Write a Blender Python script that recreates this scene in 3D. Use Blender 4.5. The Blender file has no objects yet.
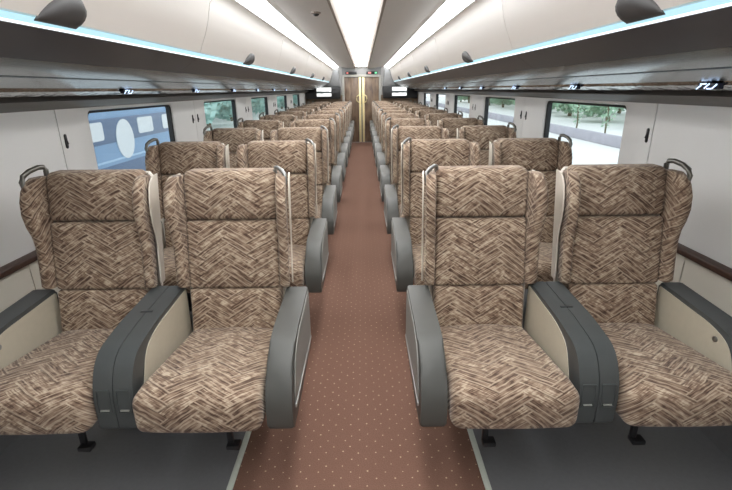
import bpy, bmesh, math, random
from mathutils import Vector, Matrix
random.seed(7)
S = bpy.context.scene
C = S.collection

# ------------------------------------------------------------------ camera, world, exposure
F_PX, W_PX = 455.0, 732.0
PITCH = math.atan(156.0 / F_PX)
cam_d = bpy.data.cameras.new('camera')
cam_d.sensor_width = 36.0
cam_d.lens = F_PX / W_PX * 36.0
cam_d.clip_start = 0.02
cam = bpy.data.objects.new('camera', cam_d)
C.objects.link(cam)
H = 1.37
cam.matrix_world = (Matrix.Translation((0.031, 0.0, H)) @ Matrix.Rotation(-0.0033, 4, 'Z')
                    @ Matrix.Rotation(math.pi / 2 - PITCH, 4, 'X') @ Matrix.Rotation(-0.010, 4, 'Z'))
S.camera = cam
S.view_settings.view_transform = 'Standard'
S.view_settings.look = 'None'
S.view_settings.gamma = 1.0
S.view_settings.use_curve_mapping = False
S.view_settings.exposure = 0.1
S.cycles.max_bounces = 10
S.cycles.diffuse_bounces = 5
S.cycles.transparent_max_bounces = 12

world = bpy.data.worlds.new('overcast_sky')
S.world = world
world.use_nodes = True
wn = world.node_tree.nodes
wl = world.node_tree.links
bg = wn['Background']
tc = wn.new('ShaderNodeTexCoord')
sep = wn.new('ShaderNodeSeparateXYZ')
ramp = wn.new('ShaderNodeValToRGB')
ramp.color_ramp.elements[0].position = 0.45
ramp.color_ramp.elements[0].color = (0.80, 0.86, 0.90, 1)
ramp.color_ramp.elements[1].position = 1.0
ramp.color_ramp.elements[1].color = (0.86, 0.93, 1.0, 1)
mp = wn.new('ShaderNodeMath'); mp.operation = 'MULTIPLY_ADD'
mp.inputs[1].default_value = 0.5; mp.inputs[2].default_value = 0.5
wl.new(tc.outputs['Generated'], sep.inputs[0])
wl.new(sep.outputs['Z'], mp.inputs[0])
wl.new(mp.outputs[0], ramp.inputs[0])
wl.new(ramp.outputs[0], bg.inputs[0])
bg.inputs[1].default_value = 1.7

# lamp strengths (the carriage's own lights)
E_CENTRE, E_COVE, E_LED = 9.0, 9.5, 1.0

# ------------------------------------------------------------------ layout numbers (metres, y = distance ahead of the camera)
Y0, Y1 = -2.6, 12.6           # rear and front bulkheads
WX = 1.48                     # side wall
ROW0, PITCH_Y, ROWS = 1.667, 1.05, 11
AISLE_X, WINDOW_X, CONSOLE_X = 0.50, 1.05, 0.775
BAY0, BAY = 2.33, 1.93        # wall panel joints

# ------------------------------------------------------------------ materials
def srgb(r, g, b):
    f = lambda c: (c / 255 / 12.92) if c / 255 <= 0.04045 else ((c / 255 + 0.055) / 1.055) ** 2.4
    return (f(r), f(g), f(b), 1.0)

class NT:
    def __init__(s, name):
        s.m = bpy.data.materials.new(name); s.m.use_nodes = True
        s.t = s.m.node_tree; s.b = s.t.nodes['Principled BSDF']
    def n(s, kind, **kw):
        x = s.t.nodes.new(kind)
        for k, v in kw.items(): setattr(x, k, v)
        return x
    def l(s, a, b): s.t.links.new(a, b)
    def math(s, op, a, b=None, c=None, clamp=False):
        x = s.n('ShaderNodeMath', operation=op); x.use_clamp = clamp
        for i, v in enumerate((a, b, c)):
            if v is None: continue
            if isinstance(v, (int, float)): x.inputs[i].default_value = v
            else: s.l(v, x.inputs[i])
        return x.outputs[0]
    def mix(s, f, a, b):
        x = s.n('ShaderNodeMix', data_type='RGBA')
        for i, v in ((0, f), (6, a), (7, b)):
            if isinstance(v, (int, float)): x.inputs[i].default_value = v
            elif isinstance(v, tuple): x.inputs[i].default_value = v
            else: s.l(v, x.inputs[i])
        return x.outputs[2]

def plain(name, col, rough=0.5, metal=0.0, spec=0.5, noise=0.06, nscale=40.0, bump=0.0):
    t = NT(name)
    co = t.n('ShaderNodeTexCoord')
    nz = t.n('ShaderNodeTexNoise'); nz.inputs['Scale'].default_value = nscale
    nz.inputs['Detail'].default_value = 3
    t.l(co.outputs['Object'], nz.inputs['Vector'])
    dark = tuple(c * (1 - noise) for c in col[:3]) + (1,)
    lite = tuple(min(1, c * (1 + noise)) for c in col[:3]) + (1,)
    t.l(t.mix(nz.outputs['Fac'], dark, lite), t.b.inputs['Base Color'])
    t.b.inputs['Roughness'].default_value = rough
    t.b.inputs['Metallic'].default_value = metal
    t.b.inputs['Specular IOR Level'].default_value = spec
    if bump:
        bp = t.n('ShaderNodeBump'); bp.inputs['Strength'].default_value = bump
        bp.inputs['Distance'].default_value = 0.01
        t.l(nz.outputs['Fac'], bp.inputs['Height']); t.l(bp.outputs[0], t.b.inputs['Normal'])
    return t.m

def emit(name, col, strength):
    t = NT(name)
    t.b.inputs['Base Color'].default_value = (0.2, 0.2, 0.2, 1)
    t.b.inputs['Emission Color'].default_value = col
    t.b.inputs['Emission Strength'].default_value = strength
    return t.m

def fabric(name, mode):
    """woven herringbone upholstery: oblique blocks, each hatched along its own length"""
    t = NT(name)
    co = t.n('ShaderNodeTexCoord'); oi = t.n('ShaderNodeObjectInfo')
    sp = t.n('ShaderNodeSeparateXYZ'); t.l(co.outputs['Object'], sp.inputs[0])
    x, y, z = sp.outputs
    if mode == 'front': u, v = x, t.math('ADD', z, y)
    else:
        us = t.n('ShaderNodeSeparateXYZ'); t.l(co.outputs['UV'], us.inputs[0])
        u, v = us.outputs[0], us.outputs[1]
    r = oi.outputs['Random']
    u = t.math('ADD', u, t.math('MULTIPLY', r, 3.71))
    v = t.math('ADD', v, t.math('MULTIPLY', r, 5.13))
    # slight wobble so the weave is not ruler-straight
    cv = t.n('ShaderNodeCombineXYZ'); t.l(u, cv.inputs[0]); t.l(v, cv.inputs[1])
    wz = t.n('ShaderNodeTexNoise'); wz.inputs['Scale'].default_value = 22
    t.l(cv.outputs[0], wz.inputs['Vector'])
    wob = t.math('MULTIPLY', t.math('SUBTRACT', wz.outputs['Fac'], 0.5), 0.012)
    u = t.math('ADD', u, wob)
    w = 0.040
    uu = t.math('MULTIPLY', u, 0.60 / w); vv = t.math('MULTIPLY', v, 0.80 / w)
    p = t.math('ADD', uu, vv); q = t.math('SUBTRACT', vv, uu)
    N = 3.0
    i = t.math('FLOOR', q); j = t.math('FLOOR', p)
    pi_ = t.math('SUBTRACT', p, i)
    tt = t.math('FLOORED_MODULO', pi_, 2 * N)
    hor = t.math('LESS_THAN', tt, N)
    qj = t.math('SUBTRACT', t.math('SUBTRACT', q, j), 1.0)
    def sel(a, b):  # hor ? a : b
        m = t.n('ShaderNodeMix', data_type='FLOAT')
        t.l(hor, m.inputs[0]); t.l(b, m.inputs[2]); t.l(a, m.inputs[3]); return m.outputs[0]
    along = sel(tt, t.math('FLOORED_MODULO', qj, 2 * N))
    across = sel(t.math('FRACT', q), t.math('FRACT', p))
    id1 = sel(i, j)
    id2 = sel(t.math('FLOOR', t.math('DIVIDE', pi_, 2 * N)), t.math('FLOOR', t.math('DIVIDE', qj, 2 * N)))
    cid = t.n('ShaderNodeCombineXYZ'); t.l(id1, cid.inputs[0]); t.l(id2, cid.inputs[1]); t.l(hor, cid.inputs[2])
    wn_ = t.n('ShaderNodeTexWhiteNoise'); t.l(cid.outputs[0], wn_.inputs['Vector'])
    rnd = wn_.outputs['Value']
    # hatching along the block
    hv = t.n('ShaderNodeCombineXYZ')
    t.l(t.math('ADD', t.math('MULTIPLY', along, 0.55), t.math('MULTIPLY', rnd, 91.0)), hv.inputs[0])
    t.l(t.math('MULTIPLY', across, 5.0), hv.inputs[1]); t.l(id1, hv.inputs[2])
    hz = t.n('ShaderNodeTexNoise'); hz.inputs['Scale'].default_value = 1.6; hz.inputs['Detail'].default_value = 1
    t.l(hv.outputs[0], hz.inputs['Vector'])
    # scratchy cross hatching, present in some blocks only
    kv = t.n('ShaderNodeCombineXYZ')
    t.l(t.math('MULTIPLY', along, 3.2), kv.inputs[0]); t.l(t.math('MULTIPLY', across, 1.3), kv.inputs[1]); t.l(rnd, kv.inputs[2])
    kz = t.n('ShaderNodeTexNoise'); kz.inputs['Scale'].default_value = 1.5; kz.inputs['Detail'].default_value = 2
    t.l(kv.outputs[0], kz.inputs['Vector'])
    dark, brown, tan, cream = FAB
    rp = t.n('ShaderNodeValToRGB')
    e = rp.color_ramp.elements
    e[0].position = 0.30; e[0].color = dark
    e[1].position = 0.72; e[1].color = cream
    e.new(0.43).color = brown; e.new(0.56).color = tan
    val = t.math('ADD', t.math('MULTIPLY_ADD', hz.outputs['Fac'], 0.75, 0.125), t.math('MULTIPLY', t.math('SUBTRACT', rnd, 0.5), 0.13))
    scr = t.math('MULTIPLY', t.math('GREATER_THAN', rnd, 0.35), t.math('SUBTRACT', kz.outputs['Fac'], 0.5))
    val = t.math('ADD', val, t.math('MULTIPLY', scr, 0.45))
    # pale outline on one long edge and the near end of each block
    edge = t.math('MAXIMUM', t.math('LESS_THAN', across, 0.15), t.math('LESS_THAN', along, 0.13))
    edge = t.math('MULTIPLY', edge, t.math('LESS_THAN', rnd, 0.75))
    rib = t.math('LESS_THAN', t.math('ABSOLUTE', t.math('SUBTRACT', across, 0.52)), 0.055)
    edge = t.math('MAXIMUM', edge, t.math('MULTIPLY', rib, t.math('LESS_THAN', rnd, 0.55)))
    dk = t.math('MULTIPLY', t.math('GREATER_THAN', across, 0.86), t.math('GREATER_THAN', rnd, 0.5))
    pz = t.n('ShaderNodeTexNoise'); pz.inputs['Scale'].default_value = 34; pz.inputs['Detail'].default_value = 1
    t.l(cv.outputs[0], pz.inputs['Vector'])
    val = t.math('ADD', val, t.math('MULTIPLY', t.math('SUBTRACT', pz.outputs['Fac'], 0.5), 0.42))
    t.l(val, rp.inputs[0])
    c1 = t.mix(t.math('MULTIPLY', edge, 0.5), rp.outputs[0], cream)
    c2 = t.mix(t.math('MULTIPLY', dk, 0.6), c1, dark)
    fz = t.n('ShaderNodeTexNoise'); fz.inputs['Scale'].default_value = 900
    t.l(co.outputs['Object'], fz.inputs['Vector'])
    bp = t.n('ShaderNodeBump'); bp.inputs['Strength'].default_value = 0.25; bp.inputs['Distance'].default_value = 0.002
    t.l(fz.outputs['Fac'], bp.inputs['Height']); t.l(bp.outputs[0], t.b.inputs['Normal'])
    t.l(c2, t.b.inputs['Base Color'])
    t.b.inputs['Roughness'].default_value = 0.95
    t.b.inputs['Specular IOR Level'].default_value = 0.15
    t.b.inputs['Sheen Weight'].default_value = 0.15
    return t.m

FAB = (srgb(76, 58, 48), srgb(116, 95, 80), srgb(146, 125, 107), srgb(190, 173, 152))
M = {}
M['fabric'] = fabric('brown_zigzag_fabric', 'front')
M['fabric_side'] = fabric('brown_zigzag_fabric_side', 'side')
M['shell'] = plain('cream_seat_shell', srgb(205, 196, 184), 0.45)
M['cream'] = plain('cream_panel', srgb(188, 180, 162), 0.5)
M['arm'] = plain('slate_plastic', srgb(70, 73, 73), 0.42, noise=0.04, nscale=15)
M['arm_grey'] = plain('grey_plastic', srgb(138, 138, 133), 0.45, noise=0.04, nscale=15)
M['arm_aisle'] = plain('warm_grey_plastic', srgb(75, 75, 72), 0.45, noise=0.04, nscale=15)
M['socket'] = plain('dark_recess_plastic', srgb(44, 48, 50), 0.4)
M['black'] = plain('black_plastic', srgb(28, 28, 30), 0.4)
M['pedestal'] = plain('dark_steel', srgb(44, 44, 46), 0.5, 0.3)
M['chrome'] = plain('satin_metal', srgb(150, 150, 148), 0.45, 1.0)
M['handle'] = plain('dark_grey_metal', srgb(112, 110, 104), 0.32, 0.7)
M['silver'] = plain('silver_trim', srgb(190, 192, 190), 0.35, 0.4)
M['wall'] = plain('white_wall_panel', srgb(224, 224, 223), 0.5, noise=0.02, nscale=4)
M['lower'] = plain('cream_lower_wall', srgb(208, 202, 190), 0.5, noise=0.02, nscale=4)
M['wood'] = plain('dark_wood_rail', srgb(66, 45, 37), 0.4, noise=0.3, nscale=30)
M['ceil'] = plain('grey_ceiling_panel', srgb(218, 218, 217), 0.55, noise=0.02, nscale=4)
M['fin'] = plain('taupe_ceiling_fin', srgb(140, 130, 122), 0.5, noise=0.03)
M['cove'] = plain('white_cove', srgb(230, 230, 228), 0.5, noise=0.01)
M['bin'] = plain('warm_white_bin', srgb(222, 216, 210), 0.42, noise=0.015, nscale=4)
M['latch'] = plain('dark_grey_latch', srgb(72, 70, 70), 0.6, noise=0.05)
M['rack_dark'] = plain('charcoal_gloss', srgb(66, 67, 74), 0.3, 0.1, noise=0.04)
M['rack_metal'] = plain('brushed_grey_metal', srgb(146, 153, 157), 0.24, 0.75, noise=0.08, nscale=12)
M['rack_grey'] = plain('grey_soffit', srgb(98, 95, 92), 0.5, 0.1, noise=0.05)
M['rack_slot'] = plain('black_slot', srgb(40, 38, 38), 0.4)
M['mirror'] = plain('polished_rail', srgb(185, 185, 185), 0.12, 1.0, noise=0.5, nscale=14, bump=0.9)
M['vinyl'] = plain('dark_grey_vinyl', srgb(112, 112, 114), 0.38, noise=0.10, nscale=60)
M['strip'] = plain('pale_floor_strip', srgb(196, 200, 190), 0.4)
M['gold'] = plain('brass', srgb(240, 224, 172), 0.3, 0.25, noise=0.05)
M['gasket'] = plain('black_rubber', srgb(24, 26, 28), 0.6)
M['bulkhead'] = plain('grey_bulkhead', srgb(168, 166, 164), 0.5, noise=0.02)
M['bulkhead_brown'] = plain('brown_bulkhead_cloth', srgb(136, 116, 96), 0.8, noise=0.2)
M['frame_grey'] = plain('warm_grey_door_frame', srgb(160, 157, 150), 0.5)
M['endcap'] = plain('mid_grey_end_cap', srgb(132, 132, 132), 0.5)
M['centre_light'] = emit('white_diffuser', (1.0, 0.995, 0.975, 1), E_CENTRE)
M['cove_light'] = emit('cool_white_diffuser', (0.95, 0.98, 1.0, 1), E_COVE)
M['led'] = emit('pale_blue_led', (0.42, 0.74, 0.86, 1), E_LED)
M['led_edge'] = emit('white_led', (0.88, 0.95, 1.0, 1), E_LED * 1.5)
M['glyph'] = emit('blue_white_glyph', (0.55, 0.72, 1.0, 1), 2.0)
M['red_lamp'] = emit('red_lamp', (0.9, 0.12, 0.08, 1), 0.9)
M['green_lamp'] = emit('green_lamp', (0.1, 0.85, 0.35, 1), 1.0)
M['navy'] = plain('navy_screen', srgb(26, 32, 52), 0.25)

def carpet():
    t = NT('brown_carpet')
    co = t.n('ShaderNodeTexCoord'); sp = t.n('ShaderNodeSeparateXYZ'); t.l(co.outputs['Object'], sp.inputs[0])
    s = 0.064
    a = t.math('DIVIDE', t.math('ADD', sp.outputs[0], sp.outputs[1]), s)
    b = t.math('DIVIDE', t.math('SUBTRACT', sp.outputs[0], sp.outputs[1]), s)
    cid = t.n('ShaderNodeCombineXYZ'); t.l(t.math('FLOOR', a), cid.inputs[0]); t.l(t.math('FLOOR', b), cid.inputs[1])
    w = t.n('ShaderNodeTexWhiteNoise'); t.l(cid.outputs[0], w.inputs['Vector'])
    ws = t.n('ShaderNodeSeparateColor'); t.l(w.outputs['Color'], ws.inputs[0])
    jx = t.math('MULTIPLY_ADD', ws.outputs[0], 0.25, 0.375); jy = t.math('MULTIPLY_ADD', ws.outputs[1], 0.25, 0.375)
    dx = t.math('SUBTRACT', t.math('FRACT', a), jx); dy = t.math('SUBTRACT', t.math('FRACT', b), jy)
    d = t.math('SQRT', t.math('ADD', t.math('MULTIPLY', dx, dx), t.math('MULTIPLY', dy, dy)))
    dot = t.math('LESS_THAN', d, t.math('MULTIPLY_ADD', ws.outputs[2], 0.03, 0.045))
    nz = t.n('ShaderNodeTexNoise'); nz.inputs['Scale'].default_value = 260; nz.inputs['Detail'].default_value = 3
    t.l(co.outputs['Object'], nz.inputs['Vector'])
    base = t.mix(nz.outputs['Fac'], srgb(99, 72, 61), srgb(138, 106, 92))
    t.l(t.mix(t.math('MULTIPLY', dot, 0.75), base, srgb(206, 178, 148)), t.b.inputs['Base Color'])
    t.b.inputs['Roughness'].default_value = 0.95; t.b.inputs['Specular IOR Level'].default_value = 0.1
    bp = t.n('ShaderNodeBump'); bp.inputs['Strength'].default_value = 0.4; bp.inputs['Distance'].default_value = 0.003
    t.l(nz.outputs['Fac'], bp.inputs['Height']); t.l(bp.outputs[0], t.b.inputs['Normal'])
    return t.m
M['carpet'] = carpet()

def glass(name, tint):
    t = NT(name)
    tr = t.n('ShaderNodeBsdfTransparent'); tr.inputs[0].default_value = tint
    gl = t.n('ShaderNodeBsdfGlossy'); gl.inputs['Roughness'].default_value = 0.03
    lw = t.n('ShaderNodeLayerWeight'); lw.inputs[0].default_value = 0.5
    fr = t.n('ShaderNodeMath', operation='MULTIPLY_ADD'); fr.inputs[1].default_value = 0.22; fr.inputs[2].default_value = 0.02
    pw = t.n('ShaderNodeMath', operation='POWER'); pw.inputs[1].default_value = 4.0
    t.l(lw.outputs['Facing'], pw.inputs[0]); t.l(pw.outputs[0], fr.inputs[0])
    mx = t.n('ShaderNodeMixShader')
    t.l(fr.outputs[0], mx.inputs[0]); t.l(tr.outputs[0], mx.inputs[1]); t.l(gl.outputs[0], mx.inputs[2])
    t.l(mx.outputs[0], t.t.nodes['Material Output'].inputs[0])
    return t.m
M['glass'] = glass('tinted_window_glass', (0.95, 0.975, 0.98, 1))

def wood_door():
    t = NT('brown_veneer')
    co = t.n('ShaderNodeTexCoord'); mpn = t.n('ShaderNodeMapping'); mpn.inputs['Scale'].default_value = (9, 9, 2.2)
    t.l(co.outputs['Object'], mpn.inputs[0])
    nz = t.n('ShaderNodeTexNoise'); nz.inputs['Scale'].default_value = 1.5; nz.inputs['Detail'].default_value = 5
    t.l(mpn.outputs[0], nz.inputs['Vector'])
    rp = t.n('ShaderNodeValToRGB')
    rp.color_ramp.elements[0].position = 0.3; rp.color_ramp.elements[0].color = srgb(70, 52, 42)
    rp.color_ramp.elements[1].position = 0.75; rp.color_ramp.elements[1].color = srgb(142, 118, 94)
    t.l(nz.outputs['Fac'], rp.inputs[0]); t.l(rp.outputs[0], t.b.inputs['Base Color'])
    t.b.inputs['Roughness'].default_value = 0.35
    return t.m
M['veneer'] = wood_door()

def screen():
    t = NT('tv_picture')
    co = t.n('ShaderNodeTexCoord')
    mpn = t.n('ShaderNodeMapping'); mpn.inputs['Scale'].default_value = (2.5, 1, 9)
    t.l(co.outputs['Object'], mpn.inputs[0])
    nz = t.n('ShaderNodeTexNoise'); nz.inputs['Scale'].default_value = 2.0; t.l(mpn.outputs[0], nz.inputs['Vector'])
    sp = t.n('ShaderNodeSeparateXYZ'); t.l(co.outputs['Object'], sp.inputs[0])
    zz = t.math('ADD', sp.outputs[2], t.math('MULTIPLY', t.math('SUBTRACT', nz.outputs['Fac'], 0.5), 0.05))
    band = t.math('LESS_THAN', t.math('ABSOLUTE', t.math('ADD', zz, 0.01)), 0.02)
    col = t.mix(band, (0.95, 0.97, 0.95, 1), (0.04, 0.05, 0.05, 1))
    t.b.inputs['Base Color'].default_value = (0.02, 0.02, 0.02, 1)
    t.l(col, t.b.inputs['Emission Color']); t.b.inputs['Emission Strength'].default_value = 1.3
    return t.m
M['screen'] = screen()

# outdoors
M['concrete'] = plain('pale_concrete', srgb(236, 236, 232), 0.9, noise=0.05, nscale=2)
M['grey_kerb'] = plain('mauve_grey_kerb', srgb(184, 180, 188), 0.9, noise=0.15, nscale=3)
M['leaf'] = plain('hazy_green_leaf', srgb(168, 198, 172), 0.7, noise=0.35, nscale=2)  # daylight haze put into the leaf colour as extra paleness
M['leaf_teal'] = plain('hazy_blue_green_leaf', srgb(168, 202, 194), 0.7, noise=0.35, nscale=2)  # same for the left trees: haze lightens the painted leaf tone
M['bark'] = plain('bark', srgb(120, 112, 92), 0.9, noise=0.3)
M['train_blue'] = plain('pale_blue_train_paint', srgb(140, 172, 206), 0.35, noise=0.03, nscale=2)
M['train_mid'] = plain('slate_blue_train_paint', srgb(96, 118, 150), 0.35, noise=0.03, nscale=2)
M['train_line'] = plain('light_blue_line', srgb(180, 210, 235), 0.35)
M['train_reflection'] = plain('white_reflection', srgb(236, 240, 242), 0.15, noise=0.05)  # white reflection painted in as the colour of the train's windows and oval

# ------------------------------------------------------------------ mesh helpers
def finish(bm, name, mat, parent=None, angle=40, flat=False):
    bmesh.ops.recalc_face_normals(bm, faces=bm.faces)
    me = bpy.data.meshes.new(name); bm.to_mesh(me); bm.free()
    if not flat:
        for p in me.polygons: p.use_smooth = True
        me.set_sharp_from_angle(angle=math.radians(angle))
    me.materials.append(M[mat])
    o = bpy.data.objects.new(name, me); C.objects.link(o)
    if parent is not None: o.parent = parent
    return o

def empty(name, loc=(0, 0, 0)):
    o = bpy.data.objects.new(name, None); C.objects.link(o); o.location = loc
    o.empty_display_size = 0.05
    return o

def tag(o, label, cat, group=None, kind=None):
    o['label'] = label; o['category'] = cat
    if group: o['group'] = group
    if kind: o['kind'] = kind
    return o

def struct(o):
    o['kind'] = 'structure'; return o

def face(bm, vs):
    try: return bm.faces.new(vs)
    except ValueError: return None

def loft(bm, secs, close_ring=True, caps=True):
    rings = [[bm.verts.new(p) for p in s] for s in secs]
    n = len(secs[0])
    for a, b in zip(rings, rings[1:]):
        for k in range(n if close_ring else n - 1):
            face(bm, [a[k], a[(k + 1) % n], b[(k + 1) % n], b[k]])
    if caps and close_ring:
        face(bm, rings[0]); face(bm, rings[-1][::-1])
    return bm

def box(bm, x0, x1, y0, y1, z0, z1, bev=0.0, seg=2):
    m = Matrix.Translation(((x0 + x1) / 2, (y0 + y1) / 2, (z0 + z1) / 2)) @ Matrix.Diagonal((abs(x1 - x0), abs(y1 - y0), abs(z1 - z0), 1))
    r = bmesh.ops.create_cube(bm, size=1.0, matrix=m)
    if bev:
        es = list({e for v in r['verts'] for e in v.link_edges})
        bmesh.ops.bevel(bm, geom=es, offset=bev, segments=seg, affect='EDGES', profile=0.5)
    return bm

def prism(bm, prof, a, b, axis='x', bev=0.0, seg=2):
    """prof: 2-D outline, extruded along axis from a to b"""
    def P(t, p):
        if axis == 'x': return (t, p[0], p[1])
        if axis == 'y': return (p[0], t, p[1])
        return (p[0], p[1], t)
    va = [bm.verts.new(P(a, p)) for p in prof]; vb = [bm.verts.new(P(b, p)) for p in prof]
    n = len(prof)
    for k in range(n): face(bm, [va[k], va[(k + 1) % n], vb[(k + 1) % n], vb[k]])
    f1 = face(bm, va[::-1]); f2 = face(bm, vb)
    if bev:
        es = list(set(f1.edges) | set(f2.edges))
        bmesh.ops.bevel(bm, geom=es, offset=bev, segments=seg, affect='EDGES', profile=0.5)
    return bm

def tube(bm, pts, r, n=8, squash=None):
    pts = [Vector(p) for p in pts]
    secs = []
    for k, p in enumerate(pts):
        d = (pts[min(k + 1, len(pts) - 1)] - pts[max(k - 1, 0)]).normalized()
        up = Vector((0, 0, 1)) if abs(d.z) < 0.95 else Vector((1, 0, 0))
        s = d.cross(up).normalized(); u = s.cross(d).normalized()
        secs.append([p + (s * math.cos(2 * math.pi * q / n) + u * math.sin(2 * math.pi * q / n)) * r for q in range(n)])
    return loft(bm, secs)

def pillow(bm, hx, hy, hz, r, fn, nx=8, ny=6, nz=5):
    """closed rounded box of half-sizes hx,hy,hz mapped through fn(x,y,z)->point"""
    def line(h, n):
        c = h - r
        a = [-h, -h + r * 0.3, -h + r * 0.65]
        mid = [-c + 2 * c * k / n for k in range(n + 1)]
        return a + mid + [-q for q in a[::-1]]
    lx, ly, lz = line(hx, nx), line(hy, ny), line(hz, nz)
    cache = {}
    def V(x, y, z):
        k = (round(x, 6), round(y, 6), round(z, 6))
        if k not in cache:
            c = Vector((max(-hx + r, min(hx - r, x)), max(-hy + r, min(hy - r, y)), max(-hz + r, min(hz - r, z))))
            d = Vector((x, y, z)) - c
            if d.length > 1e-9: d = d.normalized() * r
            q = c + d
            cache[k] = bm.verts.new(fn(q.x, q.y, q.z))
        return cache[k]
    for (A, B, mk, hc) in ((lx, ly, lambda a, b, h: (a, b, h), hz), (lx, lz, lambda a, b, h: (a, h, b), hy), (ly, lz, lambda a, b, h: (h, a, b), hx)):
        for h in (-hc, hc):
            for a0, a1 in zip(A, A[1:]):
                for b0, b1 in zip(B, B[1:]):
                    face(bm, [V(*mk(a0, b0, h)), V(*mk(a1, b0, h)), V(*mk(a1, b1, h)), V(*mk(a0, b1, h))])
    return bm

def round_poly(pts, r, n=4):
    """round the corners of a 2-D polygon; r a number or list"""
    out = []
    N = len(pts)
    for k in range(N):
        rr = r[k] if isinstance(r, (list, tuple)) else r
        p = Vector(pts[k]); a = Vector(pts[k - 1]); b = Vector(pts[(k + 1) % N])
        if rr <= 0: out.append(tuple(p)); continue
        da = (a - p); db = (b - p)
        m = min(rr, da.length * 0.48, db.length * 0.48)
        s, e = p + da.normalized() * m, p + db.normalized() * m
        for q in range(n + 1):
            t = q / n
            out.append(tuple(s * (1 - t) ** 2 + p * 2 * t * (1 - t) + e * t * t))
    return out

def copy_tree(o, parent=None):
    c = o.copy(); C.objects.link(c)
    if parent is not None: c.parent = parent
    for ch in KIDS.get(o.name, []): copy_tree(ch, c)
    return c
KIDS = {}
def index_kids():
    KIDS.clear()
    for o in C.objects:
        if o.parent: KIDS.setdefault(o.parent.name, []).append(o)

ORD = ['first', 'second', 'third', 'fourth', 'fifth', 'sixth', 'seventh', 'eighth', 'ninth', 'tenth', 'eleventh']

# ------------------------------------------------------------------ floor
fl = struct(finish(box(bmesh.new(), -WX - 0.1, WX + 0.1, Y0, Y1 + 0.1, -0.06, 0.0), 'floor', 'vinyl'))
ca = finish(box(bmesh.new(), -0.455, 0.455, Y0, Y1 - 0.01, 0.0, 0.008, 0.002), 'aisle_carpet', 'carpet')
tag(ca, 'brown aisle carpet dotted with small beige specks running to the door', 'carpet')
for k, s in ((1, -1), (2, 1)):
    x0, x1 = sorted((s * 0.455, s * 0.478))
    o = struct(finish(box(bmesh.new(), x0, x1, Y0, Y1 - 0.01, 0.0, 0.010, 0.002), 'trim_%d' % k, 'strip'))

# ------------------------------------------------------------------ side walls with windows
WZ0, WZ1 = 0.66, 1.305
WIN0, WIN1, WINZ0, WINZ1 = 0.27, 1.47, 0.80, 1.282     # within a bay

def rrect(a0, a1, b0, b1, r, n=5):
    pts = []
    for cx, cy, t0 in ((a1 - r, b1 - r, 0), (a0 + r, b1 - r, 90), (a0 + r, b0 + r, 180), (a1 - r, b0 + r, 270)):
        for k in range(n + 1):
            t = math.radians(t0 + 90 * k / n)
            pts.append((cx + r * math.cos(t), cy + r * math.sin(t)))
    return pts

def wall_panel(side, y0, y1, win):
    bm = bmesh.new(); g = 0.003; th = 0.05
    X = side * WX
    if not win:
        box(bm, X, X + side * th, y0 + g, y1 - g, WZ0, WZ1, 0.003)
        return bm
    inner = rrect(y0 + WIN0, y0 + WIN1, WINZ0, WINZ1, 0.045)
    a0, a1, b0, b1 = y0 + g, y1 - g, WZ0, WZ1
    outer = []
    n = 6
    corners = ((a1, b1), (a0, b1), (a0, b0), (a1, b0))
    # outer ring: corner arcs map onto the rectangle corner
    for c in range(4):
        ins = inner[c * n:(c + 1) * n]
        for k, (p, q) in enumerate(ins):
            cx, cy = corners[c]
            if k == 0: outer.append((cx, q) if c in (0, 2) else (p, cy))
            elif k == n - 1: outer.append((p, cy) if c in (0, 2) else (cx, q))
            else: outer.append((cx, cy) if abs(k - (n - 1) / 2) < 0.6 else ((cx, q) if ((k < n / 2) == (c in (0, 2))) else (p, cy)))
    ring = lambda pts, x: [(x, p, q) for p, q in pts]
    inn2 = rrect(y0 + WIN0 + 0.010, y0 + WIN1 - 0.010, WINZ0 + 0.010, WINZ1 - 0.010, 0.040)
    inn3 = rrect(y0 + WIN0 + 0.014, y0 + WIN1 - 0.014, WINZ0 + 0.014, WINZ1 - 0.014, 0.038)
    loft(bm, [ring(outer, X + side * th), ring(outer, X), ring(inner, X), ring(inn2, X + side * 0.008), ring(inn3, X + side * th)], caps=False)
    bmesh.ops.remove_doubles(bm, verts=bm.verts, dist=1e-5)
    return bm

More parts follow.
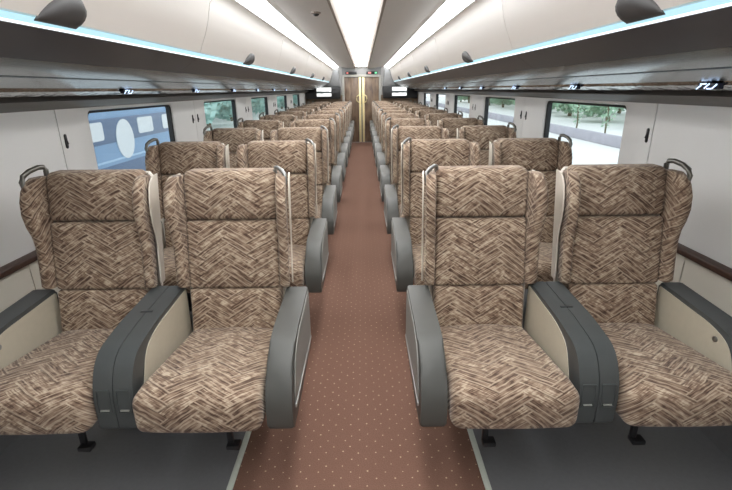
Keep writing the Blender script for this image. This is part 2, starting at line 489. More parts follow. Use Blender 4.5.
wall_parents = {}
wn_count = 0
bay_edges = [BAY0 + BAY * k for k in range(-2, 6)]
for side, sn in ((-1, 'left'), (1, 'right')):
    wp = struct(empty('wall_' + sn, (0, 0, 0))); wall_parents[side] = wp
    finish(wall_panel(side, Y0, bay_edges[0], False), 'wall_panel', 'wall', wp)
    for k, e in enumerate(bay_edges):
        last = e + BAY > Y1 or k < 2
        finish(wall_panel(side, e, min(Y1, e + BAY), not last), 'wall_panel', 'wall', wp)
        if last: continue
        wn_count += 1
        w = struct(empty('window_%d' % wn_count, (side * WX, e + (WIN0 + WIN1) / 2, WINZ0)))
        bm = bmesh.new()
        hw = (WIN1 - WIN0) / 2 - 0.0145; hz = WINZ1 - WINZ0
        A = rrect(-hw, hw, 0.0145, hz - 0.0145, 0.036); B = rrect(-hw + 0.024, hw - 0.024, 0.034, hz - 0.026, 0.026)
        R = lambda pts, x: [(x, p, q) for p, q in pts]
        loft(bm, [R(A, side * 0.049), R(A, side * 0.018), R(B, side * 0.022), R(B, side * 0.049)], caps=False)
        finish(bm, 'frame', 'gasket', w)
        Gp = rrect(-hw + 0.02, hw - 0.02, 0.03, hz - 0.022, 0.026)
        bm = bmesh.new(); loft(bm, [R(Gp, side * 0.036), R(Gp, side * 0.042)])
        finish(bm, 'pane', 'glass', w)
    # lower wall panels
    edges = [Y0] + [BAY0 - 0.42 + BAY * k for k in range(-2, 6)] + [Y1]
    for a, b in zip(edges, edges[1:]):
        bm = bmesh.new()
        pr = [(side * (WX - 0.010), 0.30), (side * (WX - 0.004), WZ0), (side * (WX + 0.05), WZ0), (side * (WX + 0.05), 0.30)]
        prism(bm, pr, a + 0.003, b - 0.003, 'y')
        finish(bm, 'lower_panel', 'lower', wp, 30)
    for a, b in zip(edges, edges[1:]):
        bm = bmesh.new()
        prism(bm, [(side * (WX - 0.045), 0.0), (side * (WX - 0.045), 0.27), (side * (WX - 0.030), 0.299), (side * (WX + 0.05), 0.299), (side * (WX + 0.05), 0.0)], a + 0.002, b - 0.002, 'y')
        finish(bm, 'heater_cover', 'vinyl', wp, 30)
    bm = bmesh.new()
    pr = round_poly([(side * (WX), 0.648), (side * (WX - 0.034), 0.652), (side * (WX - 0.034), 0.680), (side * (WX), 0.688)], 0.006, 3)
    prism(bm, pr, Y0, Y1, 'y')
    struct(finish(bm, 'trim_%d' % (3 if side < 0 else 4), 'wood'))

# outer skin behind the joints, so no daylight leaks through panel gaps
for side, sn in ((-1, 'left'), (1, 'right')):
    for (z0, z1) in ((-0.06, WINZ0 - 0.01), (WINZ1 + 0.02, 1.95)):
        x0, x1 = sorted((side * (WX + 0.055), side * (WX + 0.075)))
        finish(box(bmesh.new(), x0, x1, Y0, Y1, z0, z1), 'outer_skin', 'black', wall_parents[side])
    for k in range(len(bay_edges)):
        y0 = bay_edges[k] + WIN1 - BAY + 0.02; y1 = bay_edges[k] + WIN0 - 0.02
        if k == 0: y0 = Y0
        if k == len(bay_edges) - 1: y1 = Y1
        x0, x1 = sorted((side * (WX + 0.055), side * (WX + 0.075)))
        finish(box(bmesh.new(), x0, x1, y0, y1, WINZ0 - 0.01, WINZ1 + 0.02), 'outer_skin', 'black', wall_parents[side])

# coat hooks (slim dark slots) on the piers
def make_hook():
    r = empty('coat_hook')
    bm = bmesh.new(); prism(bm, rrect(-0.008, 0.008, -0.036, 0.036, 0.0079), 0.0, 0.006, 'x', 0.0015)
    finish(bm, 'plate', 'black', r)
    bm = bmesh.new(); tube(bm, [(0.004, 0, 0.016), (0.008, 0, 0.0), (0.011, 0, -0.014), (0.013, 0, -0.008)], 0.0035, 6)
    finish(bm, 'hook', 'black', r)
    return r
hook0 = make_hook(); index_kids(); first = True
for side, sn in ((-1, 'left'), (1, 'right')):
    ps = [(BAY0 + 0.035, 'in the white panel before the nearest %s window' % sn)]
    for k in range(1, 5):
        ps.append((BAY0 + BAY * k - 0.075, 'nearer of the two on the %s wall after window %s' % (sn, ORD[k - 1])))
        ps.append((BAY0 + BAY * k + 0.055, 'farther of the two on the %s wall after window %s' % (sn, ORD[k - 1])))
    for y, txt in ps:
        o = hook0 if first else copy_tree(hook0); first = False
        o.location = (side * WX, y, 1.133); o.rotation_euler = (0, 0, 0 if side < 0 else math.pi)
        tag(o, 'slim dark coat hook ' + txt, 'coat hook', 'coat hooks between the windows')

# ------------------------------------------------------------------ ceiling
CZ = 1.915
cl = struct(empty('ceiling'))
bm = bmesh.new(); box(bm, -1.6, 1.6, Y0, Y1 + 0.1, 2.06, 2.10); finish(bm, 'roof_panel', 'ceil', cl)
seams = [Y0 + 0.0, 0.40, 2.60, 4.80, 7.00, 9.20, 11.40, Y1 - 0.11]
for side in (-1, 1):
    for a, b in zip(seams, seams[1:]):
        bm = bmesh.new()
        pr = [(side * 0.180, CZ - 0.040), (side * 0.36, CZ - 0.032), (side * 0.53, CZ - 0.010), (side * 0.53, CZ + 0.06), (side * 0.180, CZ + 0.06)]
        prism(bm, pr, a + 0.0008, b - 0.0008, 'y'); finish(bm, 'ceiling_panel', 'ceil', cl, 30)
    bm = bmesh.new()
    pr = [(side * 0.137, CZ + 0.002), (side * 0.150, CZ - 0.030), (side * 0.160, CZ - 0.046), (side * 0.179, CZ - 0.042), (side * 0.179, CZ + 0.05), (side * 0.137, CZ + 0.05)]
    prism(bm, pr, Y0, Y1, 'y'); finish(bm, 'light_fin', 'fin', cl, 30)
    bm = bmesh.new()      # cove: white trough from the ceiling edge to the light
    pr = [(side * 0.531, CZ - 0.008), (side * 0.58, CZ - 0.010), (side * 0.58, CZ + 0.06), (side * 0.531, CZ + 0.06)]
    prism(bm, pr, Y0, Y1, 'y'); finish(bm, 'cove', 'cove', cl, 30)

t = empty('ceiling_light', (0, 0, CZ))
bm = bmesh.new(); prism(bm, [(-0.1365, 0.006), (-0.10, 0.0), (0.10, 0.0), (0.1365, 0.006), (0.1365, 0.03), (-0.1365, 0.03)], Y0, Y1 - 0.06, 'y')
finish(bm, 'diffuser', 'centre_light', t, 60)
bm = bmesh.new(); box(bm, -0.1365, 0.1365, Y1 - 0.059, Y1 - 0.045, -0.01, 0.03, 0.003); finish(bm, 'end_plate', 'fin', t)
tag(t, 'wide bright white light panel running down the middle of the ceiling', 'ceiling light')
for side, sn in ((-1, 'left'), (1, 'right')):
    bm = bmesh.new()
    prism(bm, [(side * 0.581, CZ - 0.008), (side * 0.70, CZ - 0.050), (side * 0.72, CZ - 0.02), (side * 0.60, CZ + 0.03)], Y0, Y1 - 0.12, 'y')
    tag(finish(bm, 'cove_light', 'cove_light', None, 60), 'long cool white cove light above the %s overhead bins' % sn, 'ceiling light', 'cove lights along both ceiling edges')

# smoke detector
t = empty('smoke_detector', (-0.29, 3.53, CZ - 0.036))
bm = bmesh.new(); loft(bm, [[(r * math.cos(a * math.pi / 8), r * math.sin(a * math.pi / 8), z) for a in range(16)] for r, z in ((0.034, 0.006), (0.034, -0.006), (0.028, -0.010))])
finish(bm, 'base', 'fin', t)
bm = bmesh.new(); loft(bm, [[(r * math.cos(a * math.pi / 8), r * math.sin(a * math.pi / 8), z) for a in range(16)] for r, z in ((0.022, -0.009), (0.020, -0.018), (0.010, -0.024))])
finish(bm, 'dome', 'black', t)
tag(t, 'small round dark detector on the grey ceiling left of the centre light', 'detector')

# ------------------------------------------------------------------ overhead bins
BIN = [(0.822, 1.560), (0.806, 1.600), (0.782, 1.655), (0.762, 1.715), (0.748, 1.780), (0.738, 1.820), (0.722, 1.850), (0.704, 1.862)]
bin_names = ['behind the camera', 'nearest', 'second', 'third', 'fourth', 'fifth', 'farthest']
for side, sn in ((-1, 'left'), (1, 'right')):
    for k, (a, b) in enumerate(zip(seams, seams[1:])):
        t = empty('overhead_bin', (side * 0.822, (a + b) / 2, 1.56))
        L = (b - a) / 2 - 0.0035
        loc = lambda p: (side * (p[0] - 0.822), p[1] - 1.56)
        prof = [loc(p) for p in BIN] + [loc((0.80, 1.90)), loc((0.86, 1.90)), loc((0.86, 1.56))]
        bm = bmesh.new(); prism(bm, prof, -L, L, 'y', 0.004, 2); finish(bm, 'door', 'bin', t, 35)
        bm = bmesh.new(); prism(bm, [loc(p) for p in ((0.862, 1.555), (0.862, 1.90), (1.45, 1.90), (1.45, 1.60))], -L, L, 'y'); finish(bm, 'body', 'endcap', t)
        # hooded latch: low at the near end, round and steep at the far end
        if b - a > 1.5:
            bm = bmesh.new(); secs = []
            yc = -0.175
            for q in range(13):
                u = q / 12
                hgt = 0.082 * (math.sin(math.pi * min(1, u ** 0.8 * 0.62)) if u < 0.8 else math.sqrt(max(0, 1 - ((u - 0.8) / 0.2) ** 2)) * math.sin(math.pi * 0.8 ** 0.8 * 0.62))
                hgt = max(hgt, 0.002)
                ring = []
                for c in range(9):
                    th = math.pi * c / 8
                    zz = hgt * (1 - math.cos(th)) / 2
                    bx = 0.826 - 0.42 * zz
                    ring.append((side * (bx - 0.822 - 0.035 * math.sin(th) * min(1, hgt / 0.06) + 0.004), yc + 0.185 * u, -0.012 + hgt * (1 - math.cos(th)) / 2))
                secs.append(ring)
            loft(bm, secs, True, True)
            finish(bm, 'latch', 'latch', t, 60)
        nm = bin_names[k]
        lab = ('warm white curved overhead bin along the %s side, %s' % (sn, nm + ' of the row' if k else 'the one behind the viewpoint'))
        tag(t, lab, 'overhead bin', 'overhead bins on the %s side' % sn)

# ------------------------------------------------------------------ luggage rack underside with LED edge
RACK = [('front_lip', 'rack_dark', [(0.840, 1.534), (0.90, 1.494), (0.955, 1.462), (0.958, 1.480), (0.86, 1.545)]),
        ('curved_panel', 'rack_metal', [(0.957, 1.4615), (0.985, 1.444), (1.02, 1.430), (1.062, 1.420), (1.062, 1.44), (0.96, 1.478)]),
        ('rear_panel', 'rack_metal', [(1.076, 1.415), (1.13, 1.398), (1.195, 1.384), (1.195, 1.41), (1.076, 1.44)]),
        ('slot', 'rack_slot', [(1.05, 1.442), (1.196, 1.412), (1.1965, 1.392), (1.37, 1.352), (1.37, 1.42), (1.05, 1.46)]),
        ('soffit', 'rack_grey', [(1.355, 1.330), (1.40, 1.312), (1.482, 1.288), (1.53, 1.30), (1.53, 1.36), (1.372, 1.36)])]
for side, sn in ((-1, 'left'), (1, 'right')):
    t = empty('luggage_rack', (side * 0.845, Y0, 1.53))
    loc = lambda p: (side * (p[0] - 0.845), p[1] - 1.53)
    LEN = Y1 - Y0 - 0.135
    for nm, mt, pr in RACK:
        if nm in ('slot', 'soffit'):
            bm = bmesh.new(); prism(bm, [loc(p) for p in pr], 0, LEN, 'y'); finish(bm, nm, mt, t, 50)
        else:
            for a, b in zip(seams, seams[1:]):
                bm = bmesh.new(); prism(bm, [loc(p) for p in pr], a - Y0 + 0.001, min(b - Y0, LEN) - 0.001, 'y'); finish(bm, nm, mt, t, 50)
    bm = bmesh.new(); prism(bm, [loc(p) for p in round_poly([(1.215, 1.386), (1.225, 1.370), (1.30, 1.352), (1.305, 1.368)], 0.006, 3)], 0, LEN, 'y')
    finish(bm, 'polished_rail', 'mirror', t, 50)
    tag(t, 'dark grey luggage rack underside above the windows on the %s' % sn, 'luggage rack', 'luggage racks along both sides')
    t = empty('light_strip', (side * 0.835, Y0, 1.54))
    loc2 = lambda p: (side * (p[0] - 0.835), p[1] - 1.54)
    bm = bmesh.new(); prism(bm, [loc2(p) for p in ((0.8265, 1.5560), (0.8350, 1.5408), (0.850, 1.550), (0.845, 1.558))], 0, LEN, 'y'); finish(bm, 'tinted_edge', 'led', t, 60)
    bm = bmesh.new(); prism(bm, [loc2(p) for p in ((0.8354, 1.5402), (0.8395, 1.5350), (0.856, 1.545), (0.850, 1.5495))], 0, LEN, 'y'); finish(bm, 'bright_edge', 'led_edge', t, 60)
    tag(t, 'thin pale blue LED strip along the lip of the %s luggage rack' % sn, 'light strip', 'LED strips along both racks')

# small lit seat-number displays under the racks
def make_display():
    r = empty('seat_display')
    bm = bmesh.new(); box(bm, -0.010, 0.012, -0.050, 0.050, -0.010, 0.012, 0.003); finish(bm, 'housing', 'navy', r)
    for k, (a, b) in enumerate((((-0.045, 0.006), (-0.025, -0.008)), ((-0.022, -0.008), (0.0, -0.008)), ((-0.01, 0.008), (0.012, -0.007)), ((0.005, 0.008), (0.035, 0.007)), ((0.028, 0.004), (0.05, -0.009)))):
        bm = bmesh.new()
        (ya, za), (yb, zb) = a, b
        d = Vector((yb - ya, zb - za)).normalized() * 0.0; n = Vector((-(zb - za), yb - ya)).normalized() * 0.0022
        pr = [(ya + n.x, za + n.y), (yb + n.x, zb + n.y), (yb - n.x, zb - n.y), (ya - n.x, za - n.y)]
        prism(bm, pr, -0.0115, -0.0098, 'x'); finish(bm, 'glyph', 'glyph', r)
    return r
disp0 = make_display(); index_kids(); first = True
for side, sn in ((-1, 'left'), (1, 'right')):
    for k in range(0, 6):
        o = disp0 if first else copy_tree(disp0); first = False
        y = (1.64 if side > 0 else 2.55) + 1.05 * k
        o.location = (side * 1.218, y, 1.368); o.rotation_euler = (0, 0, 0 if side > 0 else math.pi)
        tag(o, 'small blue lit seat display under the %s rack, %s from the front' % (sn, ORD[k]), 'display', 'seat displays under the racks')

# ------------------------------------------------------------------ end bulkhead, door, screens
DZ, DX = 1.665, 0.45
wb = struct(empty('wall_front', (0, Y1, 0)))
for side in (-1, 1):
    x0, x1 = sorted((side * (DX + 0.06), side * 1.53))
    bm = bmesh.new(); box(bm, x0, x1, 0.0, 0.06, 0.0, 1.22); finish(bm, 'lower_bulkhead', 'bulkhead_brown', wb)
    bm = bmesh.new(); box(bm, x0, x1, 0.0, 0.06, 1.22, 2.06); finish(bm, 'upper_bulkhead', 'bulkhead', wb)
bm = bmesh.new(); box(bm, -DX - 0.06, DX + 0.06, 0.0, 0.06, DZ + 0.05, 2.06); finish(bm, 'transom', 'endcap', wb)
wbk = struct(finish(box(bmesh.new(), -1.56, 1.56, Y0 - 0.06, Y0, 0, 2.1), 'wall_back', 'bulkhead'))
for side, sn in ((-1, 'left'), (1, 'right')):
    bm = bmesh.new()
    prism(bm, [(side * 0.56, 1.48), (side * 0.60, 1.84), (side * 0.70, 1.86), (side * 0.84, 1.56), (side * 0.98, 1.47), (side * 0.98, 1.44), (side * 0.56, 1.44)], -0.10, -0.005, 'y', 0.004)
    finish(bm, 'bin_end_panel', 'endcap', wb)

dr = struct(empty('door_1', (0, Y1, 0)))
for side in (-1, 1):
    x0, x1 = sorted((side * DX, side * (DX + 0.06)))
    bm = bmesh.new(); box(bm, x0, x1, -0.03, 0.06, 0, DZ + 0.05, 0.008); finish(bm, 'door_frame', 'frame_grey', dr)
    x0, x1 = sorted((side * 0.075, side * DX))
    bm = bmesh.new(); box(bm, x0, x1, 0.0, 0.04, 0.01, DZ, 0.004); leaf = finish(bm, 'door_leaf', 'veneer', dr)
    x0, x1 = sorted((side * 0.012, side * 0.074))
    bm = bmesh.new(); box(bm, x0, x1, -0.012, 0.04, 0.01, DZ, 0.006); st = finish(bm, 'door_stile', 'gold', dr)
    bm = bmesh.new(); tube(bm, [(side * 0.05, -0.012, 1.02), (side * 0.075, -0.04, 1.035), (side * 0.125, -0.05, 1.07), (side * 0.135, -0.05, 1.13), (side * 0.125, -0.05, 1.19), (side * 0.075, -0.04, 1.225), (side * 0.05, -0.012, 1.24)], 0.014, 8)
    finish(bm, 'door_handle', 'gold', st)
bm = bmesh.new(); box(bm, -0.0115, 0.0115, 0.01, 0.04, 0.01, DZ); finish(bm, 'seal', 'black', dr)
bm = bmesh.new(); box(bm, -DX, DX, -0.03, 0.06, DZ, DZ + 0.06, 0.006); finish(bm, 'door_lintel', 'frame_grey', dr)

for side, sn in ((-1, 'left'), (1, 'right')):
    t = empty('ceiling_sign', (side * 0.27, Y1 - 0.02, DZ + 0.10))
    bm = bmesh.new(); box(bm, -0.145, 0.145, -0.02, 0.018, -0.035, 0.035, 0.004); finish(bm, 'panel', 'black', t)
    if side > 0:
        bm = bmesh.new(); prism(bm, rrect(-0.10, -0.02, -0.022, 0.022, 0.012), -0.024, -0.019, 'y'); finish(bm, 'red_lamp', 'red_lamp', t)
        bm = bmesh.new(); prism(bm, rrect(0.07, 0.13, -0.022, 0.022, 0.006), -0.024, -0.019, 'y'); finish(bm, 'green_lamp', 'green_lamp', t)
    else:
        bm = bmesh.new(); prism(bm, rrect(-0.12, -0.07, -0.018, 0.018, 0.008), -0.024, -0.019, 'y'); finish(bm, 'red_lamp', 'red_lamp', t)
    tag(t, ('dark sign panel above the door with a red and a green lamp' if side > 0 else 'dark sign panel above the door with only a dim red lamp'), 'sign', 'sign panels above the far door')
    t = empty('television', (side * 1.00, Y1 - 0.09, 1.30))
    bm = bmesh.new(); box(bm, -0.45, 0.45, -0.03, 0.088, -0.165, 0.135, 0.01); finish(bm, 'housing', 'black', t)
    bm = bmesh.new(); box(bm, -0.19, 0.19, -0.036, -0.03, -0.11, 0.11, 0.002)
    sc_ = finish(bm, 'screen', 'screen', t); sc_.location = (-side * 0.02, 0, 0.005)
    tag(t, 'black wall television with a bright white picture %s of the door' % sn, 'television', 'televisions on the far bulkhead')

# ------------------------------------------------------------------ seats
def yb(z): return (z - 0.427) * 0.186           # recline of the back surface

def back_pad(z0, z1, halfw, thick, r, bulge):
    hz = (z1 - z0) / 2; zc = (z0 + z1) / 2
    def fn(x, y, z):
        q = max(0, (1 - (x / halfw) ** 2)) * max(0, (1 - (z / hz) ** 2))
        yy = y - (bulge * q if y < 0 else 0) + 0.018 * (x / halfw) ** 2 * 0
        return (x, yb(zc + z) + thick / 2 + yy, zc + z)
    bm = bmesh.new(); pillow(bm, halfw, thick / 2, hz, r, fn, 8, 2, 5); return bm

WING = [  # z, reach forward, splay outward
    (0.618, 0.020, 0.008), (0.630, 0.032, 0.010), (0.70, 0.035, 0.010), (0.79, 0.040, 0.011), (0.835, 0.052, 0.012), (0.875, 0.072, 0.014),
    (0.925, 0.088, 0.016), (0.975, 0.090, 0.016), (1.015, 0.080, 0.014), (1.040, 0.062, 0.012), (1.054, 0.036, 0.010)]

def wing_mesh(bm, secs):
    # cloth runs round the wing: u is the distance from the middle of the front edge, v the height
    loft(bm, secs); bm.verts.index_update()
    uv = bm.loops.layers.uv.new('UVMap'); U = []
    for sec in secs:
        acc = [0.0]
        for p, q in zip(sec, sec[1:]): acc.append(acc[-1] + (Vector(q) - Vector(p)).length)
        mid = (acc[9] + acc[10]) / 2
        U += [(c - mid, p[2]) for c, p in zip(acc, sec)]
    for f in bm.faces:
        for l in f.loops: l[uv].uv = U[l.vert.index]

def wing_sections(s, t_in, t_out, back=0.03, cut=0.0):
    secs = []
    for z, f, sp in WING:
        y0 = yb(z)
        root = Vector((0.184, y0 + back)); tip = Vector((0.184 + sp, y0 - f + cut))
        d = (tip - root).normalized(); n = Vector((-d.y, d.x))        # n points outward (+x side)
        if n.x < 0: n = -n
        a = root + n * t_out; b = tip + n * t_out; c = tip + n * t_in; e = root + n * t_in
        ring = round_poly([tuple(a), tuple(b), tuple(c), tuple(e)], [0.004, min(0.020, (t_out - t_in) * 0.48), min(0.020, (t_out - t_in) * 0.48), 0.004], 4)
        secs.append([(s * p, q, z) for p, q in ring])
    return secs

def make_seat(kind, o):
    """o = sign of the side with the own armrest and grab handle; the other side meets the shared console"""
    root = empty('train_seat')
    # cushion
    def fn(x, y, z):
        q = max(0, 1 - (x / 0.201) ** 2)
        u = (0.262 - y) / 0.524                       # 0 rear .. 1 front
        w = 0.955 + 0.05 * u
        zz = z + 0.014 * q * (1 if z > 0 else 0) + (0.058 * u if z > 0 else 0.022 * u) - (0.016 * max(0, u - 0.86) / 0.14 if z > 0 else 0)
        yy = y - (0.018 * (1 - (z / 0.06) ** 2) * q if u > 0.9 else 0)
        return (x * w, yy - 0.242, 0.377 + zz)
    bm = bmesh.new(); pillow(bm, 0.201, 0.262, 0.058, 0.036, fn, 8, 8, 2); finish(bm, 'seat_cushion', 'fabric', root, 60)
    finish(back_pad(0.40, 0.603, 0.184, 0.09, 0.014, 0.012), 'lumbar_cushion', 'fabric', root, 60)
    finish(back_pad(0.605, 0.876, 0.184, 0.09, 0.016, 0.016), 'back_cushion', 'fabric', root, 60)
    finish(back_pad(0.878, 1.070, 0.186, 0.10, 0.026, 0.020), 'headrest', 'fabric', root, 60)
    for s in (-1, 1):
        bm = bmesh.new(); wing_mesh(bm, wing_sections(s, -0.004, 0.036)); finish(bm, 'side_wing', 'fabric_side', root, 50)
    # shell: back plate and two outer cheeks behind the wings
    bm = bmesh.new()
    secs = []
    for z in (0.34, 0.42, 0.60, 0.80, 0.95, 1.03, 1.055):
        hw = 0.205 if z < 0.6 else 0.212; hw = hw - (0.02 if z > 1.04 else 0)
        y = yb(z)
        secs.append([(-hw, y + 0.075, z), (-hw + 0.01, y + 0.118, z), (-hw * 0.6, y + 0.134, z), (hw * 0.6, y + 0.134, z), (hw - 0.01, y + 0.118, z), (hw, y + 0.075, z), (0.17, y + 0.092, z), (-0.17, y + 0.092, z)])
    loft(bm, secs); sh = finish(bm, 'back_shell', 'shell', root, 40)
    for s in (-1, 1):
        bm = bmesh.new(); loft(bm, [[(p[0], p[1] + 0.004, p[2] - 0.004) for p in sec] for sec in wing_sections(s, 0.037, 0.043, 0.075, 0.045)]); finish(bm, 'shell_cheek', 'shell', sh, 50)
    # grab handle on top of the outer wing
    ya = yb(1.045)
    A = Vector((0.198 if kind == 'window' else 0.178, ya + (0.045 if kind == 'window' else 0.03), 1.035)); B = Vector((0.222, ya - (0.060 if kind == 'window' else 0.025), 1.020))
    hk = 1.0 if kind == 'window' else 0.82
    pts = [A, A + Vector((0.0, 0, 0.040)), A.lerp(B, 0.08) + Vector((0, 0, 0.054)), A.lerp(B, 0.30) + Vector((0, 0, 0.060)), A.lerp(B, 0.65) + Vector((0.004, 0, 0.056)), A.lerp(B, 0.90) + Vector((0.006, 0, 0.044)), B + Vector((0.005, 0, 0.026)), B]
    bm = bmesh.new(); tube(bm, [(o * p.x, p.y, 1.035 + (p.z - 1.035) * hk) for p in pts], 0.010 * hk, 8); finish(bm, 'grab_handle', 'handle' if kind == 'window' else 'chrome', root, 70)
    # armrest on the outer side
    x0, x1 = (0.209, 0.294) if kind == 'aisle' else (0.209, 0.290)
    prof = round_poly([(0.07, 0.602), (-0.25, 0.586), (-0.395, 0.556), (-0.462, 0.42), (-0.458, 0.318), (-0.30, 0.312), (0.07, 0.335)], [0.02, 0.05, 0.08, 0.07, 0.02, 0.02, 0.02], 5)
    bm = bmesh.new(); prism(bm, prof, o * x0, o * x1, 'x', 0.009, 2); ar = finish(bm, 'armrest', 'arm_aisle' if kind == 'aisle' else 'arm', root, 40)
    inner = round_poly([(0.06, 0.585), (-0.24, 0.569), (-0.335, 0.542), (-0.385, 0.43), (-0.385, 0.375), (0.06, 0.375)], [0.01, 0.04, 0.06, 0.05, 0.01, 0.01], 5)
    bm = bmesh.new(); prism(bm, inner, o * (x0 - 0.003), o * (x0 + 0.002), 'x'); ip = finish(bm, 'inner_panel', 'cream', ar, 40)
    if kind == 'window':
        bm = bmesh.new(); loft(bm, [[(o * (x0 - d), -0.275 + r * math.cos(a * math.pi / 6), 0.53 + r * math.sin(a * math.pi / 6)) for a in range(12)] for d, r in ((0.002, 0.010), (0.008, 0.010), (0.010, 0.006))])
        finish(bm, 'recline_button', 'chrome', ip, 40)
    else:
        op = round_poly([(0.055, 0.585), (-0.24, 0.568), (-0.345, 0.538), (-0.398, 0.42), (-0.398, 0.385), (0.055, 0.375)], [0.01, 0.04, 0.07, 0.06, 0.01, 0.01], 5)
        bm = bmesh.new(); prism(bm, op, o * (x1 - 0.002), o * (x1 + 0.003), 'x'); finish(bm, 'outer_panel', 'arm_grey', ar, 40)
        bm = bmesh.new(); box(bm, *sorted((o * (x1 - 0.002), o * (x1 + 0.004))), -0.398, 0.058, 0.362, 0.374); finish(bm, 'silver_trim', 'silver', ar)
    # pedestal under the seat and a small foot pedal
    bm = bmesh.new(); box(bm, -0.16, 0.16, -0.20, 0.09, 0.22, 0.318, 0.01); box(bm, *sorted((-o * 0.14, -o * 0.02)), -0.02, 0.08, 0.03, 0.23, 0.008); box(bm, *sorted((-o * 0.16, -o * 0.0)), -0.04, 0.10, 0.0, 0.03, 0.006)
    finish(bm, 'pedestal', 'pedestal', root)
    px = o * 0.055 if kind == 'aisle' else -o * 0.085
    bm = bmesh.new(); box(bm, px - 0.011, px + 0.011, -0.385, -0.370, 0.20, 0.345, 0.004); box(bm, px - 0.011, px + 0.034, -0.405, -0.368, 0.190, 0.208, 0.004)
    finish(bm, 'foot_pedal', 'black', root)
    return root

def make_console():
    r = empty('armrest_console')
    prof = round_poly([(0.07, 0.612), (-0.23, 0.598), (-0.395, 0.572), (-0.452, 0.47), (-0.452, 0.320), (-0.30, 0.315), (0.07, 0.345)], [0.02, 0.05, 0.09, 0.07, 0.02, 0.02, 0.02], 6)
    for s in (-1, 1):
        x0, x1 = sorted((s * 0.0012, s * 0.063))
        bm = bmesh.new(); prism(bm, prof, x0, x1, 'x', 0.005, 2); h = finish(bm, 'console_half', 'arm', r, 40)
        bm = bmesh.new()
        xm = s * 0.032
        A = rrect(xm - 0.023, xm + 0.023, 0.392, 0.474, 0.005, 3); B = rrect(xm - 0.019, xm + 0.019, 0.396, 0.470, 0.004, 3)
        fy = lambda z: -0.452 + max(0, (z - 0.425)) * 0.17
        R = lambda pts, dy: [(p, fy(q) + dy, q) for p, q in pts]
        loft(bm, [R(A, 0.003), R(A, -0.006), R(B, -0.006), R(B, 0.0005)], caps=False)
        sf = finish(bm, 'socket_frame', 'arm', h, 30)
        bm = bmesh.new(); loft(bm, [R(B, 0.002), R(B, -0.0005)]); finish(bm, 'socket_cover', 'socket', h, 30)
        bm = bmesh.new(); box(bm, xm - 0.014, xm + 0.014, -0.457, -0.451, 0.399, 0.404, 0.001); finish(bm, 'socket_lip', 'arm_grey', h)
        pn = round_poly([(0.06, 0.595), (-0.22, 0.579), (-0.325, 0.55), (-0.380, 0.43), (-0.380, 0.375), (0.06, 0.375)], [0.01, 0.04, 0.06, 0.05, 0.01, 0.01], 5)
        bm = bmesh.new(); prism(bm, pn, s * 0.0615, s * 0.065, 'x'); finish(bm, 'side_panel', 'cream', h, 40)
    bm = bmesh.new(); box(bm, -0.022, 0.022, -0.16, -0.145, 0.598, 0.6035, 0.002); finish(bm, 'table_latch', 'socket', r)
    bm = bmesh.new(); box(bm, -0.05, 0.05, -0.02, 0.06, 0.0, 0.345, 0.008); finish(bm, 'pedestal', 'pedestal', r)
    return r

protos = {}
for (kind, side) in (('aisle', -1), ('aisle', 1), ('window', -1), ('window', 1)):
    o = -side if kind == 'aisle' else side
    protos[(kind, side)] = make_seat(kind, o)
con0 = make_console(); index_kids()
con_used = False; used = set()
def row_phrase(k):
    return 'nearest row' if k == 0 else ('farthest row by the bulkhead' if k == ROWS - 1 else '%s row from the front' % ORD[k])
for k in range(ROWS):
    y = ROW0 + PITCH_Y * k
    for side, sn in ((-1, 'left'), (1, 'right')):
        for kind, X in (('aisle', AISLE_X), ('window', WINDOW_X)):
            p = protos[(kind, side)]
            o = p if (kind, side) not in used else copy_tree(p)
            used.add((kind, side))
            o.location = (side * X + (0.007 if (kind, side) == ('window', -1) else 0.0), y, 0)
            tag(o, 'brown zigzag upholstered %s seat %s of the aisle, %s' % (kind, sn, row_phrase(k)), 'seat', 'train seats in rows of two and two')
        o = con0 if not con_used else copy_tree(con0); con_used = True
        o.location = (side * CONSOLE_X, y, 0)
        tag(o, 'slate grey armrest console between the two %s seats, %s' % (sn, row_phrase(k)), 'armrest', 'shared armrest consoles')

# ------------------------------------------------------------------ outdoors
struct(finish(box(bmesh.new(), -60, 60, -20, 110, -0.62, -0.45), 'ground', 'concrete'))
bm = bmesh.new(); box(bm, 7.95, 8.10, 2, 60, -0.45, -0.10, 0.03)
tag(finish(bm, 'kerb_wall', 'grey_kerb'), 'low mauve grey kerb wall across the bright ground outside right windows', 'wall')

def leaf_cloud(bm, c, rx, ry, rz, n, size, rng):
    for _ in range(n):
        while True:
            p = Vector((rng.uniform(-1, 1), rng.uniform(-1, 1), rng.uniform(-1, 1)))
            if 0.25 < p.length < 1: break
        p = Vector((c[0] + p.x * rx, c[1] + p.y * ry, c[2] + p.z * rz))
        a = Vector((rng.gauss(0, 1), rng.gauss(0, 1), rng.gauss(0, 1))).normalized()
        b = a.orthogonal().normalized()
        s = size * rng.uniform(0.6, 1.3)
        vs = [bm.verts.new(p + a * s), bm.verts.new(p + b * s * 0.5), bm.verts.new(p - a * s), bm.verts.new(p - b * s * 0.5)]
        face(bm, vs)

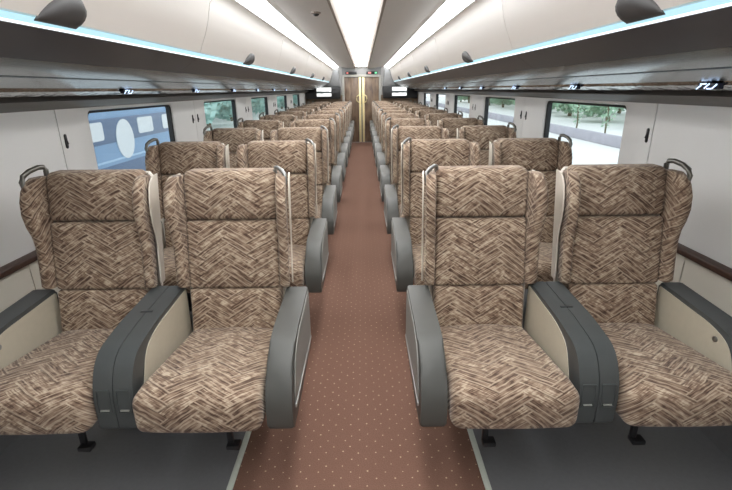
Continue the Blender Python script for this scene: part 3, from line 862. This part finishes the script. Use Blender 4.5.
def tree(loc, h, w, label, mat, seed, n=900, group=None, thin=False):
    rng = random.Random(seed)
    t = empty('tree', loc)
    bm = bmesh.new()
    r = 0.03 if thin else 0.12
    th = h * (0.55 if thin else 0.16)
    tube(bm, [(0, 0, 0), (0.04 * h * rng.uniform(-1, 1) * 0.5, 0, th * 0.5), (0, 0.03 * h * rng.uniform(-1, 1), th), (0, 0, h * 0.8)], r, 6)
    finish(bm, 'trunk', 'bark', t)
    bm = bmesh.new()
    lobes = 3 if thin else 9
    for q in range(lobes):
        c = (w * 0.45 * rng.uniform(-1, 1), w * 0.45 * rng.uniform(-1, 1), th * 0.7 + (h - th * 0.7) * (q + 0.5) / lobes)
        leaf_cloud(bm, c, w * 0.55, w * 0.55, (h - th * 0.6) / lobes * 1.2, n // lobes, 0.07 if thin else 0.19, rng)
    finish(bm, 'foliage', mat, t, flat=True)
    tag(t, label, 'tree', group)
    return t
POS = ['nearest', 'second', 'third', 'fourth', 'fifth', 'sixth', 'seventh', 'eighth', 'ninth', 'farthest']
for rw, (xl, xr) in enumerate(((-8.2, 13.6), (-12.4, 18.2))):
    for k in range(10):
        fb = ('front line', 'back line')[rw]
        tree((xl, 20.5 + 4.6 * k + 2.3 * rw, -0.45), 6.0 + (k * 37 % 5) * 0.4 + rw, 2.2, 'blue green tree beyond the left windows, %s of the %s' % (POS[k], fb), 'leaf_teal', 100 + k + 20 * rw, 4500, 'trees outside the left windows')
        tree((xr, 21 + 5.0 * k + 2.5 * rw, -0.45), 5.0 + (k * 53 % 5) * 0.4 + rw, 2.3, 'bushy green tree beyond the right windows, %s of the %s' % (POS[k], fb), 'leaf', 200 + k + 20 * rw, 4500, 'trees outside the right windows')
for k, yy in enumerate((14.4, 16.3, 18.6)):
    tree((8.5, yy, -0.45), 1.7, 0.35, 'thin young sapling behind the kerb wall, %s from the nearest right window' % POS[k].replace('nearest', 'first'), 'leaf', 300 + k, 160, 'saplings behind the kerb wall', True)

# neighbouring train seen through the nearest left window
t = empty('neighbour_train', (-5.0, 9.0, -0.45))
prof = round_poly([(0, 0.0), (0.02, 0.55), (0.0, 1.55), (-0.25, 2.25), (-1.3, 2.5), (-2.6, 2.2), (-2.8, 0.0)], [0.02, 0.1, 0.3, 0.3, 0.3, 0.3, 0.02], 4)
bm = bmesh.new(); prism(bm, prof, -6.0, 5.0, 'y'); finish(bm, 'body', 'train_blue', t, 30)
bm = bmesh.new(); box(bm, 0.0, 0.022, -5.98, 4.98, 0.85, 1.32, 0.004); finish(bm, 'window_band', 'train_mid', t)
bm = bmesh.new(); box(bm, -0.01, 0.022, -5.98, 4.98, 0.49, 0.53, 0.002); finish(bm, 'belt_line', 'train_line', t)
bm = bmesh.new(); box(bm, -0.01, 0.020, -5.98, 4.98, 0.02, 0.42, 0.002); finish(bm, 'skirt', 'train_mid', t)
for y0, y1 in ((-5.3, -4.5), (-3.9, -3.1), (-2.6, -1.8), (-0.95, 0.02), (1.45, 2.2), (2.75, 3.45), (4.0, 4.7)):
    bm = bmesh.new(); prism(bm, rrect(y0, y1, 0.93, 1.27, 0.06), 0.018, 0.030, 'x'); finish(bm, 'window', 'train_reflection', t)
bm = bmesh.new(); prism(bm, [(0.82 + 0.36 * math.cos(a * math.pi / 16), 0.88 + 0.40 * math.sin(a * math.pi / 16)) for a in range(32)], 0.018, 0.032, 'x'); finish(bm, 'oval_reflection', 'train_reflection', t)  # oval reflection of light, modelled as a flat white shape on the body
for y in (-4.5, 3.5):
    bm = bmesh.new()
    for q in (-0.9, 0.0, 0.9): box(bm, -0.5, -0.1, y + q - 0.3, y + q + 0.3, -0.02, 0.2, 0.05)
    finish(bm, 'bogie', 'black', t)
tag(t, 'pale blue train standing alongside, seen through the nearest left window', 'train')
